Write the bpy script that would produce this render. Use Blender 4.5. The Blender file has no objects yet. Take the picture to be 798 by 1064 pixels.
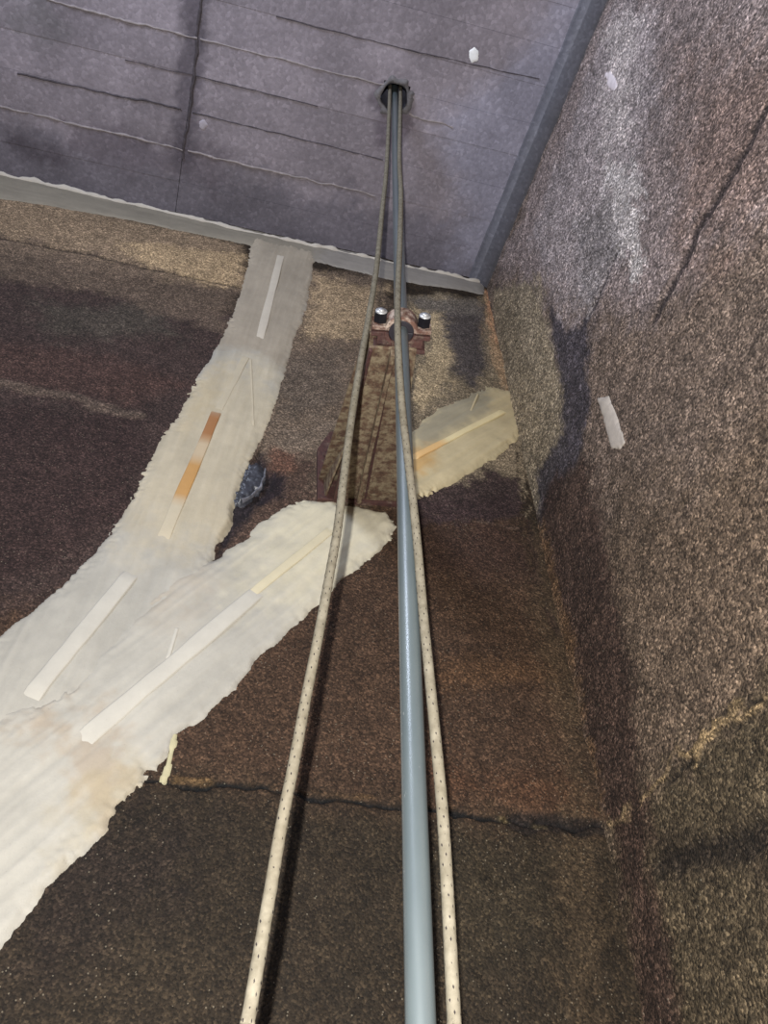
import bpy, math, random
import numpy as np

# ------------------------------------------------------------------ camera, light, exposure
sc = bpy.context.scene
col = sc.collection
random.seed(4)
FPX = 799.0                                   # focal length in pixels of the 798 x 1064 frame
ELEV = math.atan(FPX / 724.0)                 # the phone is tipped up about 48 degrees

YAW = math.radians(-13.45)                    # world x runs along the back wall
_c, _s = math.cos(YAW), math.sin(YAW)


def yaw(x, y, z):
    return (x * _c - y * _s, x * _s + y * _c, z)


cam_d = bpy.data.cameras.new('camera')
cam_d.sensor_fit = 'VERTICAL'
cam_d.sensor_height = 36.0
cam_d.lens = 36.0 * FPX / 1064.0
cam_d.clip_start = 0.01
cam = bpy.data.objects.new('camera', cam_d)
col.objects.link(cam)
cam.rotation_euler = (math.pi / 2 + ELEV, 0, YAW)
sc.camera = cam

world = bpy.data.worlds.new('world')
sc.world = world
world.use_nodes = True
world.node_tree.nodes['Background'].inputs[0].default_value = (0.55, 0.62, 0.9, 1)
world.node_tree.nodes['Background'].inputs[1].default_value = 0.06

FLASH_W = 350.0
FLASH = yaw(-0.03, -0.235, -0.26)
fl = bpy.data.lights.new('torch', 'POINT')     # hand torch held a forearm behind the phone
fl.energy = FLASH_W
fl.shadow_soft_size = 0.008
fl.color = (1.0, 0.985, 0.96)
flo = bpy.data.objects.new('torch', fl)
flo.location = FLASH
col.objects.link(flo)

dl = bpy.data.lights.new('hatch_daylight', 'AREA')   # cool daylight from the access hatch in the roof behind the camera
dl.shape = 'RECTANGLE'
dl.size = 0.9
dl.size_y = 0.9
HATCH_W = 80.0
HATCH = yaw(-1.3, -1.6, 3.0)
HATCH_C = (0.74, 0.82, 1.0)
dl.energy = HATCH_W
dl.color = HATCH_C
dlo = bpy.data.objects.new('hatch_daylight', dl)
dlo.location = HATCH
dlo.rotation_euler = (math.radians(97), 0, math.radians(-32) + YAW)
col.objects.link(dlo)

sc.view_settings.view_transform = 'Standard'
sc.view_settings.look = 'None'
sc.view_settings.exposure = 0.0
sc.view_settings.gamma = 1.0
sc.view_settings.use_curve_mapping = False

# ------------------------------------------------------------------ geometry of the place
V = np.array
FWD = V(yaw(0, math.cos(ELEV), math.sin(ELEV)))
UP = V(yaw(0, -math.sin(ELEV), math.cos(ELEV)))
RT = V(yaw(1.0, 0, 0))
AHEAD = V(yaw(0, 1.0, 0))      # level direction the phone faces
H = 3.9          # ceiling above the phone
ZF = -1.45       # floor below the phone


def ray(u, v):
    return RT * (u - 399) / FPX + UP * (532 - v) / FPX + FWD


def at_z(u, v, z):
    r = ray(u, v)
    return r * (z / r[2])


def at_y(u, v, y):
    r = ray(u, v)
    return r * (y / (r @ AHEAD))


class Surf:
    """a flat surface with its own metre coordinates a, b and a normal into the room"""
    def __init__(s, o, ea, eb, n):
        s.o, s.ea, s.eb, s.n = V(o), V(ea), V(eb), V(n)

    def uv(s, u, v):
        r = ray(u, v)
        p = r * (np.dot(s.o, s.n) / np.dot(r, s.n))
        return np.dot(p - s.o, s.ea), np.dot(p - s.o, s.eb)

    def uvs(s, pts):
        return np.array([s.uv(*p) for p in pts])

    def pt(s, a, b, h=0.0):
        a = np.asarray(a, float)[..., None]
        b = np.asarray(b, float)[..., None]
        h = np.asarray(h, float)[..., None]
        return s.o + s.ea * a + s.eb * b + s.n * h

    def px(s, u, v, h=0.0):
        a, b = s.uv(u, v)
        return s.pt(a, b, h)


def unit(v):
    return v / np.linalg.norm(v)


CORNER = at_z(504, 292, H)
E1 = unit(at_z(0, 180, H) - CORNER)           # along the back wall, to the left
E2 = unit(at_z(627, 0, H) - CORNER)           # along the right wall, towards the camera
ZUP = V([0, 0, 1.0])
NB = unit(np.cross(E1, ZUP)); NB = NB if np.dot(NB, -CORNER) > 0 else -NB
NR = unit(np.cross(E2, ZUP)); NR = NR if np.dot(NR, -CORNER) > 0 else -NR
C0 = V([CORNER[0], CORNER[1], 0.0])
WB = Surf(C0, E1, ZUP, NB)                    # back wall  (a = metres left of the corner, b = height)
WR = Surf(C0, E2, ZUP, NR)                    # right wall (a = metres towards the camera)
CE = Surf(CORNER, E1, E2, -ZUP)               # ceiling (E1, E2 are within 4 degrees of square)
_G = np.linalg.inv(np.array([[1, np.dot(E1, E2)], [np.dot(E1, E2), 1]]))


def ce_uv(u, v):
    p = at_z(u, v, H) - CORNER
    return tuple(_G @ V([np.dot(p, E1), np.dot(p, E2)]))


CE.uv = ce_uv

# ------------------------------------------------------------------ noise
def _hash(ix, iy, seed):
    n = (ix.astype(np.int64) * 374761393 + iy.astype(np.int64) * 668265263 + seed * 982451653) & 0xffffffff
    n = ((n ^ (n >> 13)) * 1274126177) & 0xffffffff
    n = (n ^ (n >> 16)) & 0xffffffff
    return n / 4294967295.0


def vnoise(x, y, seed=0):
    ix, iy = np.floor(x), np.floor(y)
    fx, fy = x - ix, y - iy
    fx = fx * fx * (3 - 2 * fx); fy = fy * fy * (3 - 2 * fy)
    a = _hash(ix, iy, seed); b = _hash(ix + 1, iy, seed)
    c = _hash(ix, iy + 1, seed); d = _hash(ix + 1, iy + 1, seed)
    return (a + (b - a) * fx) * (1 - fy) + (c + (d - c) * fx) * fy


def fbm(x, y, seed=0, octv=4):
    t, amp, s = 0.0, 0.5, 0.0
    for k in range(octv):
        t = t + amp * vnoise(x * 2 ** k + 17.3 * k, y * 2 ** k - 9.1 * k, seed + k)
        s += amp
        amp *= 0.55
    return t / s * 2 - 1          # -1 .. 1


def sstep(e0, e1, x):
    t = np.clip((x - e0) / (e1 - e0), 0, 1)
    return t * t * (3 - 2 * t)


def seg_dist(A, B, p, q):
    d = q - p
    t = np.clip(((A - p[0]) * d[0] + (B - p[1]) * d[1]) / max(1e-12, d @ d), 0, 1)
    return np.hypot(A - p[0] - t * d[0], B - p[1] - t * d[1]), t


def line_dist(A, B, P):
    D = None
    for i in range(len(P) - 1):
        d, _ = seg_dist(A, B, P[i], P[i + 1])
        D = d if D is None else np.minimum(D, d)
    return D


def poly_sd(A, B, P):
    """signed distance, positive inside"""
    n = len(P)
    D = line_dist(A, B, list(P) + [P[0]])
    ins = np.zeros(A.shape, bool)
    for i in range(n):
        x0, y0 = P[i]; x1, y1 = P[(i + 1) % n]
        c = (y0 > B) != (y1 > B)
        ins ^= c & (A < (x1 - x0) * (B - y0) / ((y1 - y0) if y1 != y0 else 1e-12) + x0)
    return np.where(ins, D, -D)


def lin(c):
    c = np.array(c, float) / 255
    return np.where(c <= 0.04045, c / 12.92, ((c + 0.055) / 1.055) ** 2.4)


AMB = 0.04


def alb(S, u, v, rgb):
    """the one flat reflectance that gives this colour under the flash, read at one spot of the surface"""
    p = S.px(u, v)
    d = V(FLASH) - p
    r2 = d @ d
    e = FLASH_W / (4 * math.pi ** 2 * r2) * max(0.1, (d @ S.n) / math.sqrt(r2)) * V([1.0, 0.985, 0.96])
    d = V(HATCH) - p
    r2 = d @ d
    t, z = math.radians(97), math.radians(-32) + YAW
    face = V([-math.sin(t) * math.sin(z), math.sin(t) * math.cos(z), -math.cos(t)])
    e = e + HATCH_W / (math.pi ** 2 * r2) * max(0.0, (d @ S.n) / math.sqrt(r2)) * max(0.0, (-d @ face) / math.sqrt(r2)) * V(HATCH_C)
    e = e + AMB * V([0.62, 0.7, 1.0])
    return np.clip(lin(rgb) / e, 0.004, 0.82)


class Paint:
    """material zones and relief of a gridded surface"""
    def __init__(s, S, A, B, base):
        s.S, s.A, s.B = S, A, B
        s.col = np.tile(np.array(base, float), (A.size, 1))
        s.h = np.zeros(A.size)
        s.k = 0

    def mix(s, m, c):
        s.col += (np.array(c) - s.col) * m[:, None]

    def zone(s, poly, c, soft=0.05, amp=0.05, freq=6, alpha=1.0, h=0.0, stretch=(1, 1)):
        s.k += 11
        P = s.S.uvs(poly)
        X, Y_ = s.A * freq * stretch[0], s.B * freq * stretch[1]
        sd = poly_sd(s.A, s.B, P) + 1.6 * amp * fbm(X, Y_, s.k, 5) + 0.7 * (amp + soft * 0.5) * fbm(X * 6, Y_ * 6, s.k + 2, 3)
        m = sstep(-1.5 * soft, 1.5 * soft, sd) * alpha
        s.mix(m, c)
        s.h += h * m

    def line(s, pts, w, c, depth=0.0, jit=0.01, alpha=1.0, soft=None, gaps=0.0, freq=14):
        s.k += 7
        P = s.S.uvs(pts)
        j1 = jit * fbm(s.A * freq, s.B * freq, s.k, 4)
        j2 = jit * fbm(s.A * freq, s.B * freq, s.k + 3, 4)
        d = line_dist(s.A + j1, s.B + j2, P)
        soft = soft or w * 0.6
        m = 1 - sstep(w / 2, w / 2 + soft, d)
        if gaps:
            m = m * sstep(gaps - 0.25, gaps + 0.25, 0.5 + 0.9 * fbm(s.A * 9, s.B * 9, s.k + 5, 3))
        s.mix(m * alpha, c)
        s.h += depth * m


# ------------------------------------------------------------------ mesh helpers
def mesh_obj(name, verts, faces, mat, parent=None, smooth=True, colors=None):
    me = bpy.data.meshes.new(name)
    verts = np.asarray(verts, np.float32)
    if isinstance(faces, np.ndarray):
        n, k = faces.shape
        me.vertices.add(len(verts)); me.vertices.foreach_set('co', verts.ravel())
        me.loops.add(n * k); me.loops.foreach_set('vertex_index', faces.astype(np.int32).ravel())
        me.polygons.add(n)
        me.polygons.foreach_set('loop_start', np.arange(0, n * k, k, dtype=np.int32))
        me.update(calc_edges=True)
        me.validate()
    else:
        me.from_pydata([tuple(map(float, v)) for v in verts], [], [tuple(f) for f in faces])
    if smooth:
        me.polygons.foreach_set('use_smooth', np.ones(len(me.polygons), bool))
    if colors is not None:
        at = me.color_attributes.new('Col', 'FLOAT_COLOR', 'POINT')
        c = np.ones((len(verts), 4), np.float32); c[:, :3] = colors
        at.data.foreach_set('color', c.ravel())
    me.materials.append(mat)
    o = bpy.data.objects.new(name, me)
    col.objects.link(o)
    if parent:
        o.parent = parent
        o.matrix_parent_inverse = parent.matrix_world.inverted()
    return o


def tag(o, label=None, cat=None, group=None, kind=None):
    if label: o['label'] = label
    if cat: o['category'] = cat
    if group: o['group'] = group
    if kind: o['kind'] = kind
    return o


def empty(name, loc):
    o = bpy.data.objects.new(name, None)
    o.location = tuple(map(float, loc))
    o.empty_display_size = 0.05
    col.objects.link(o)
    bpy.context.view_layer.update()
    return o


def grid_faces(na, nb):
    i = np.arange(na * nb).reshape(nb, na)
    return np.stack([i[:-1, :-1], i[:-1, 1:], i[1:, 1:], i[1:, :-1]], -1).reshape(-1, 4)


def face_dir(faces, verts, n):
    v = verts[faces[0]]
    if np.dot(np.cross(v[1] - v[0], v[2] - v[0]), n) < 0:
        return faces[:, ::-1]
    return faces


def prism(poly, d):
    """a flat polygon of 3d points pushed along d -> closed solid"""
    n = len(poly)
    v = [V(p, float) if not isinstance(p, np.ndarray) else p for p in poly]
    v = v + [p + d for p in v]
    f = [list(range(n))[::-1], [n + i for i in range(n)]]
    f += [[i, (i + 1) % n, n + (i + 1) % n, n + i] for i in range(n)]
    return v, f


def bevel(o, w=0.002, seg=2):
    m = o.modifiers.new('bevel', 'BEVEL'); m.width = w; m.segments = seg; m.limit_method = 'ANGLE'
    return o


# ------------------------------------------------------------------ materials
def new_mat(name):
    m = bpy.data.materials.new(name); m.use_nodes = True
    nt = m.node_tree
    return m, nt, nt.nodes['Principled BSDF']


def nd(nt, typ, **kw):
    n = nt.nodes.new(typ)
    for k, v in kw.items():
        if k.startswith('i_'):
            key = k[2:]
            n.inputs[int(key) if key.isdigit() else key.replace('_', ' ')].default_value = v
        else:
            setattr(n, k, v)
    return n


def math_n(nt, op, a, b=None, c=None, clamp=False):
    n = nt.nodes.new('ShaderNodeMath'); n.operation = op; n.use_clamp = clamp
    for i, x in enumerate((a, b, c)):
        if x is None: continue
        if isinstance(x, (int, float)): n.inputs[i].default_value = x
        else: nt.links.new(x, n.inputs[i])
    return n.outputs[0]


def mixc(nt, fac, a, b, mode='MIX'):
    n = nt.nodes.new('ShaderNodeMix'); n.data_type = 'RGBA'; n.blend_type = mode
    for s, x in ((n.inputs[0], fac), (n.inputs[6], a), (n.inputs[7], b)):
        if isinstance(x, (int, float)): s.default_value = x
        elif isinstance(x, (tuple, list, np.ndarray)): s.default_value = (*x[:3], 1)
        else: nt.links.new(x, s)
    return n.outputs[2]


def ramp(nt, fac, stops):
    if all(isinstance(c, (int, float)) for _, c in stops):      # values may pass 1: piecewise map range
        out = None
        for (p0, c0), (p1, c1) in zip(stops[:-1], stops[1:]):
            m = nt.nodes.new('ShaderNodeMapRange'); m.clamp = True
            nt.links.new(fac, m.inputs[0])
            m.inputs[1].default_value = p0; m.inputs[2].default_value = p1
            m.inputs[3].default_value = c0 if out is None else 0.0
            m.inputs[4].default_value = c1 if out is None else c1 - c0
            out = m.outputs[0] if out is None else math_n(nt, 'ADD', out, m.outputs[0])
        return out
    n = nt.nodes.new('ShaderNodeValToRGB')
    el = n.color_ramp.elements
    while len(el) < len(stops): el.new(0.5)
    for e, (p, c) in zip(el, stops):
        e.position = p
        e.color = (c, c, c, 1) if isinstance(c, (int, float)) else (*c, 1)
    nt.links.new(fac, n.inputs[0])
    return n.outputs[0]


def obj_co(nt, scale=(1, 1, 1)):
    t = nd(nt, 'ShaderNodeTexCoord')
    mp = nd(nt, 'ShaderNodeMapping'); mp.inputs['Scale'].default_value = scale
    nt.links.new(t.outputs['Object'], mp.inputs[0])
    return mp.outputs[0]


def noise(nt, co, scale, detail=4, rough=0.6):
    n = nd(nt, 'ShaderNodeTexNoise'); n.inputs['Scale'].default_value = scale
    n.inputs['Detail'].default_value = detail; n.inputs['Roughness'].default_value = rough
    nt.links.new(co, n.inputs['Vector'])
    return n.outputs[0]


def voro(nt, co, scale):
    n = nd(nt, 'ShaderNodeTexVoronoi'); n.inputs['Scale'].default_value = scale
    nt.links.new(co, n.inputs['Vector'])
    return n


def concrete(name, grain=120, contrast=0.8, bump=0.5, fleck=0.5, fleckc=(0.5, 0.42, 0.3), rough=0.8, spec=0.25):
    """mineral surface: the object's own zone colour broken up by sand, aggregate and pale flecks"""
    m, nt, bs = new_mat(name)
    co = obj_co(nt)
    ca = nd(nt, 'ShaderNodeVertexColor'); ca.layer_name = 'Col'
    n1 = noise(nt, co, grain * 0.8, 4, 0.75)
    n2 = noise(nt, co, grain * 0.12, 5, 0.7)
    v1 = voro(nt, co, grain)
    sep = nd(nt, 'ShaderNodeSeparateColor'); nt.links.new(v1.outputs['Color'], sep.inputs[0])
    g = ramp(nt, sep.outputs[0], [(0.0, max(0.06, 1 - 0.75 * contrast)), (0.6, 1 - 0.1 * contrast), (0.85, 1 + 0.45 * contrast), (1.0, 1 + 1.4 * contrast)])
    f1 = ramp(nt, n1, [(0.3, max(0.05, 1 - 0.75 * contrast)), (0.7, 1 + 0.6 * contrast)])
    f2 = ramp(nt, n2, [(0.3, 1 - 0.45 * contrast), (0.7, 1 + 0.4 * contrast)])
    k = math_n(nt, 'MULTIPLY', math_n(nt, 'MULTIPLY', g, f1), f2)
    kk = nd(nt, 'ShaderNodeCombineColor')
    for i in range(3): nt.links.new(k, kk.inputs[i])
    base = mixc(nt, 1.0, ca.outputs[0], kk.outputs[0], 'MULTIPLY')
    # pale flecks: the cut faces of single grains
    v2 = voro(nt, co, grain * 0.9)
    sp2 = nd(nt, 'ShaderNodeSeparateColor'); nt.links.new(v2.outputs['Color'], sp2.inputs[0])
    pick = math_n(nt, 'GREATER_THAN', sp2.outputs[1], 0.965)
    near = math_n(nt, 'LESS_THAN', v2.outputs['Distance'], 0.32)
    fm = math_n(nt, 'MULTIPLY', math_n(nt, 'MULTIPLY', pick, near), fleck)
    flc = mixc(nt, 0.22, base, fleckc)
    base = mixc(nt, fm, base, flc)
    nt.links.new(base, bs.inputs['Base Color'])
    bs.inputs['Roughness'].default_value = rough
    bs.inputs['Specular IOR Level'].default_value = spec
    hgt = math_n(nt, 'ADD', math_n(nt, 'MULTIPLY', n1, 0.7), math_n(nt, 'MULTIPLY', v1.outputs['Distance'], -0.5))
    b = nd(nt, 'ShaderNodeBump'); b.inputs['Strength'].default_value = bump; b.inputs['Distance'].default_value = 0.006
    nt.links.new(hgt, b.inputs['Height'])
    nt.links.new(b.outputs[0], bs.inputs['Normal'])
    return m


def mortar(name, grain=14, contrast=0.08, bump=0.4):
    m, nt, bs = new_mat(name)
    co = obj_co(nt)
    ca = nd(nt, 'ShaderNodeVertexColor'); ca.layer_name = 'Col'
    n1 = noise(nt, co, grain, 6, 0.7)
    n2 = noise(nt, co, grain * 16, 4, 0.7)
    k = ramp(nt, n1, [(0.3, 1 - contrast), (0.7, 1 + contrast)])
    base = mixc(nt, 1.0, ca.outputs[0], k, 'MULTIPLY')
    pit = ramp(nt, n2, [(0.24, 0.55), (0.32, 1.0)])
    base = mixc(nt, 1.0, base, pit, 'MULTIPLY')
    nt.links.new(base, bs.inputs['Base Color'])
    bs.inputs['Roughness'].default_value = 0.65
    bs.inputs['Specular IOR Level'].default_value = 0.2
    b = nd(nt, 'ShaderNodeBump'); b.inputs['Strength'].default_value = bump; b.inputs['Distance'].default_value = 0.004
    nt.links.new(math_n(nt, 'MULTIPLY', n2, 0.6), b.inputs['Height'])
    nt.links.new(b.outputs[0], bs.inputs['Normal'])
    return m


def rust(name, a, b, c, scale=40, rough=0.75, thr=0.5, metal=0.0):
    """rusty steel: deep rust a, orange rust b, flakes of old paint c"""
    m, nt, bs = new_mat(name)
    co = obj_co(nt)
    n1 = noise(nt, co, scale, 6, 0.7)
    n2 = noise(nt, co, scale * 0.6, 5, 0.65)
    base = mixc(nt, ramp(nt, n1, [(0.35, 0.0), (0.65, 1.0)]), a, b)
    base = mixc(nt, ramp(nt, n2, [(thr, 0.0), (thr + 0.18, 1.0)]), base, c)
    n3 = noise(nt, co, scale * 2.5, 4, 0.6)
    base = mixc(nt, ramp(nt, n3, [(0.3, 0.75), (0.42, 0.0)]), base, (0.012, 0.007, 0.006))
    nt.links.new(base, bs.inputs['Base Color'])
    bs.inputs['Roughness'].default_value = rough
    bs.inputs['Metallic'].default_value = metal
    bp = nd(nt, 'ShaderNodeBump'); bp.inputs['Strength'].default_value = 0.7; bp.inputs['Distance'].default_value = 0.004
    nt.links.new(math_n(nt, 'ADD', n1, n2), bp.inputs['Height'])
    nt.links.new(bp.outputs[0], bs.inputs['Normal'])
    return m


def plain(name, c, rough=0.5, metal=0.0, var=0.15, scale=60, bump=0.15):
    m, nt, bs = new_mat(name)
    co = obj_co(nt)
    n = noise(nt, co, scale, 4, 0.6)
    k = ramp(nt, n, [(0.3, 1 - var), (0.7, 1 + var)])
    nt.links.new(mixc(nt, 1.0, c, k, 'MULTIPLY'), bs.inputs['Base Color'])
    bs.inputs['Roughness'].default_value = rough
    bs.inputs['Metallic'].default_value = metal
    b = nd(nt, 'ShaderNodeBump'); b.inputs['Strength'].default_value = bump; b.inputs['Distance'].default_value = 0.002
    nt.links.new(n, b.inputs['Height']); nt.links.new(b.outputs[0], bs.inputs['Normal'])
    return m


M_back = concrete('back_wall_concrete', grain=210, contrast=0.75, bump=0.5, fleck=1.0)
M_right = concrete('right_wall_aggregate', grain=165, contrast=0.9, bump=1.0, fleck=1.0)
M_ceil = concrete('ceiling_concrete', grain=70, contrast=0.16, bump=0.2, fleck=0.1, fleckc=(.5, .5, .55))
M_mortar = mortar('mortar')
M_strip = mortar('smooth_strip', grain=14, contrast=0.06, bump=0.15)
M_rust = rust('rusty_steel', (0.06, 0.03, 0.02), (0.12, 0.068, 0.04), (0.225, 0.175, 0.11), 62, thr=0.42)
M_rustdark = rust('dark_rust', (0.04, 0.016, 0.014), (0.08, 0.032, 0.025), (0.16, 0.115, 0.085), 45, thr=0.55)
M_clamp = rust('clamp_rust', (0.07, 0.03, 0.022), (0.16, 0.08, 0.055), (0.42, 0.33, 0.27), 55, thr=0.45)
M_black = plain('black_nut', (0.012, 0.012, 0.016), 0.35, 0.3)
M_zinc = plain('bare_bolt_end', (0.5, 0.5, 0.5), 0.4, 0.5)
M_liner = plain('dark_liner', (0.016, 0.013, 0.018), 0.6)
M_sleeve = plain('dark_sleeve', (0.09, 0.09, 0.12), 0.7, 0, 0.3, 30)
M_fold = plain('pale_plastic_fold', (0.13, 0.13, 0.15), 0.5, 0, 0.5, 60, 0.4)
M_plastic = plain('wet_plastic', (0.04, 0.042, 0.052), 0.4, 0, 0.5, 45, 0.5)


def pipe_mat():
    m, nt, bs = new_mat('painted_pipe')
    co = obj_co(nt, (1, 1, 0.35))
    co2 = obj_co(nt, (1, 1, 0.6))
    n1 = noise(nt, co, 14, 5, 0.6)
    n2 = noise(nt, co2, 120, 3, 0.6)
    base = mixc(nt, ramp(nt, n1, [(0.3, 0.0), (0.7, 1.0)]), (0.075, 0.092, 0.097), (0.10, 0.12, 0.122))
    base = mixc(nt, ramp(nt, n2, [(0.72, 0.0), (0.76, 1.0)]), base, (0.3, 0.31, 0.3))
    nt.links.new(base, bs.inputs['Base Color'])
    bs.inputs['Roughness'].default_value = 0.42
    bs.inputs['Specular IOR Level'].default_value = 0.7
    bs.inputs['Metallic'].default_value = 0.15
    bs.inputs['Coat Weight'].default_value = 0.7
    bs.inputs['Coat Roughness'].default_value = 0.3
    b = nd(nt, 'ShaderNodeBump'); b.inputs['Strength'].default_value = 0.12; b.inputs['Distance'].default_value = 0.002
    nt.links.new(n1, b.inputs['Height']); nt.links.new(b.outputs[0], bs.inputs['Normal'])
    return m


def rope_mat():
    """cream kernmantle cover, sheath strands crossing at a slant, sparse dark tracer yarns"""
    m, nt, bs = new_mat('rope_cover')
    uv = nd(nt, 'ShaderNodeUVMap'); uv.uv_map = 'UVMap'
    sep = nd(nt, 'ShaderNodeSeparateXYZ'); nt.links.new(uv.outputs[0], sep.inputs[0])
    a, l = sep.outputs[0], sep.outputs[1]
    p = math_n(nt, 'FRACT', math_n(nt, 'ADD', math_n(nt, 'MULTIPLY', a, 5), math_n(nt, 'MULTIPLY', l, 42)))
    q = math_n(nt, 'FRACT', math_n(nt, 'SUBTRACT', math_n(nt, 'MULTIPLY', a, 5), math_n(nt, 'MULTIPLY', l, 42)))
    d1 = math_n(nt, 'MULTIPLY', math_n(nt, 'GREATER_THAN', p, 0.80), math_n(nt, 'GREATER_THAN', q, 0.76))
    co = obj_co(nt)
    n = noise(nt, co, 60, 4, 0.6)
    n2 = noise(nt, co, 5, 3, 0.5)
    base = mixc(nt, ramp(nt, n, [(0.3, 0.0), (0.7, 1.0)]), (0.125, 0.108, 0.077), (0.215, 0.19, 0.142))
    base = mixc(nt, ramp(nt, n2, [(0.5, 0.0), (0.75, 0.35)]), base, (0.12, 0.095, 0.06))
    base = mixc(nt, math_n(nt, 'MULTIPLY', d1, math_n(nt, 'GREATER_THAN', noise(nt, co, 90, 2, 0.5), 0.47)), base, (0.025, 0.02, 0.02))
    nt.links.new(base, bs.inputs['Base Color'])
    bs.inputs['Roughness'].default_value = 0.85
    bs.inputs['Specular IOR Level'].default_value = 0.15
    return m


M_pipe = pipe_mat()
M_rope = rope_mat()

# ------------------------------------------------------------------ back wall
def spaced(z0, z1, f):
    out = [z0]
    while out[-1] < z1: out.append(out[-1] + f(out[-1]))
    out[-1] = z1
    return np.array(out)


a_max = 3.3
aa = np.concatenate([spaced(-0.02, 2.35, lambda x: 0.0055), spaced(2.37, a_max, lambda x: 0.03)])
bb = np.concatenate([spaced(ZF - 0.02, 0.12, lambda z: 0.03), spaced(0.135, H + 0.02, lambda z: 0.0042 + 0.0011 * z)])
GA, GB = np.meshgrid(aa, bb)
A, B = GA.ravel(), GB.ravel()
W = WB
pb = Paint(W, A, B, alb(W, 500, 950, (62, 50, 36)))
# lift above the construction joint: redder brown
pb.zone([(-150, 760), (150, 812), (630, 862), (520, 480), (330, 500), (-150, 620)], alb(W, 500, 640, (68, 51, 39)), 0.06, 0.03)
pb.zone([(430, 690), (560, 685), (590, 715), (440, 712)], alb(W, 500, 695, (90, 65, 44)), 0.03, 0.03, 10, 0.6)
pb.zone([(440, 790), (600, 815), (610, 845), (440, 830)], alb(W, 520, 820, (86, 58, 40)), 0.04, 0.04, 10, 0.6)
pb.zone([(430, 540), (540, 545), (560, 600), (440, 600)], alb(W, 500, 570, (58, 42, 36)), 0.06, 0.06, 8, 0.7)
# below the joint: olive grey
pb.zone([(-150, 860), (150, 835), (420, 850), (620, 880), (640, 1100), (-150, 1200)], alb(W, 330, 950, (62, 51, 38)), 0.05, 0.04)
pb.zone([(60, 850), (220, 850), (190, 930), (40, 1000)], alb(W, 120, 900, (48, 38, 34)), 0.08, 0.06, 8, 0.7)
pb.zone([(440, 880), (560, 900), (560, 1000), (470, 1000)], alb(W, 500, 930, (70, 60, 44)), 0.08, 0.1, 8, 0.5)
# the dark upper left
pb.zone([(-200, 260), (120, 300), (245, 330), (240, 560), (100, 610), (-200, 700)], alb(W, 90, 480, (66, 53, 50)), 0.05, 0.05)
pb.zone([(-200, 410), (150, 432), (140, 520), (80, 570), (-200, 690)], alb(W, 60, 480, (58, 44, 42)), 0.03, 0.03, 8)
pb.zone([(-100, 335), (150, 380), (200, 400), (140, 420), (-100, 385)], alb(W, 90, 380, (72, 54, 50)), 0.04, 0.04, 8, 0.8)
pb.zone([(20, 310), (150, 315), (190, 350), (60, 350)], alb(W, 100, 330, (68, 63, 58)), 0.05, 0.06, 8, 0.8)
pb.line([(-120, 378), (0, 400), (70, 412), (145, 432)], 0.02, alb(W, 60, 410, (96, 83, 75)), 0.003, 0.03, 0.8, 0.03)
# the pale lift below the ceiling
pb.zone([(-200, 150), (0, 196), (255, 255), (250, 300), (120, 285), (-200, 215)], alb(W, 130, 255, (122, 107, 92)), 0.025, 0.03, 9, 0.9)
pb.zone([(120, 250), (255, 265), (250, 300), (170, 290)], alb(W, 200, 275, (150, 132, 108)), 0.025, 0.04, 10, 0.8)
pb.zone([(-200, 205), (0, 243), (250, 300), (230, 345), (100, 305), (-200, 255)], alb(W, 120, 290, (92, 80, 72)), 0.03, 0.04, 9, 0.8)
# between the upright band and the bracket
pb.zone([(300, 275), (400, 290), (410, 520), (270, 540), (270, 440)], alb(W, 330, 420, (100, 87, 76)), 0.03, 0.04, 7)
pb.zone([(325, 285), (400, 300), (385, 350), (320, 350)], alb(W, 350, 320, (136, 120, 100)), 0.03, 0.05, 9, 0.9)
pb.zone([(290, 370), (360, 365), (350, 430), (285, 440)], alb(W, 320, 400, (86, 77, 70)), 0.04, 0.05, 9, 0.8)
pb.zone([(285, 445), (345, 440), (330, 470), (280, 480)], alb(W, 310, 458, (112, 100, 90)), 0.04, 0.06, 14, 0.6)
pb.zone([(262, 470), (330, 475), (330, 525), (262, 570), (225, 590), (230, 540)], alb(W, 300, 500, (78, 62, 54)), 0.03, 0.04, 12)
pb.zone([(283, 465), (305, 472), (302, 488), (280, 492)], alb(W, 290, 480, (104, 76, 64)), 0.015, 0.015, 16, 0.9)
pb.zone([(283, 487), (298, 492), (295, 515), (270, 520)], alb(W, 290, 502, (34, 27, 32)), 0.012, 0.015, 16, 0.95, h=-0.012)
pb.zone([(272, 470), (282, 500), (240, 560), (222, 585), (235, 540), (252, 500)], alb(W, 250, 540, (36, 31, 36)), 0.012, 0.012, 18, 0.95, h=-0.018)
# right of the pipe
pb.zone([(415, 305), (505, 310), (540, 420), (530, 520), (415, 520)], alb(W, 460, 400, (104, 94, 80)), 0.02, 0.03, 8)
pb.zone([(430, 320), (470, 325), (475, 375), (460, 400), (435, 430), (428, 380)], alb(W, 450, 370, (140, 126, 104)), 0.015, 0.06, 16, 0.85)
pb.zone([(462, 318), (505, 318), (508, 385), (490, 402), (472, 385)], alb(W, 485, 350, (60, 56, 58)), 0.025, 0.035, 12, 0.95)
pb.zone([(425, 310), (500, 312), (500, 328), (440, 322)], alb(W, 470, 318, (82, 78, 76)), 0.02, 0.03, 14, 0.8)
pb.zone([(500, 300), (520, 300), (545, 420), (528, 420), (510, 380)], alb(W, 520, 360, (124, 104, 84)), 0.02, 0.03, 12, 0.9, stretch=(2, .5))
pb.zone([(507, 302), (520, 308), (527, 365), (514, 355)], alb(W, 516, 335, (130, 95, 74)), 0.015, 0.02, 14, 0.85, stretch=(2, .4))
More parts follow.
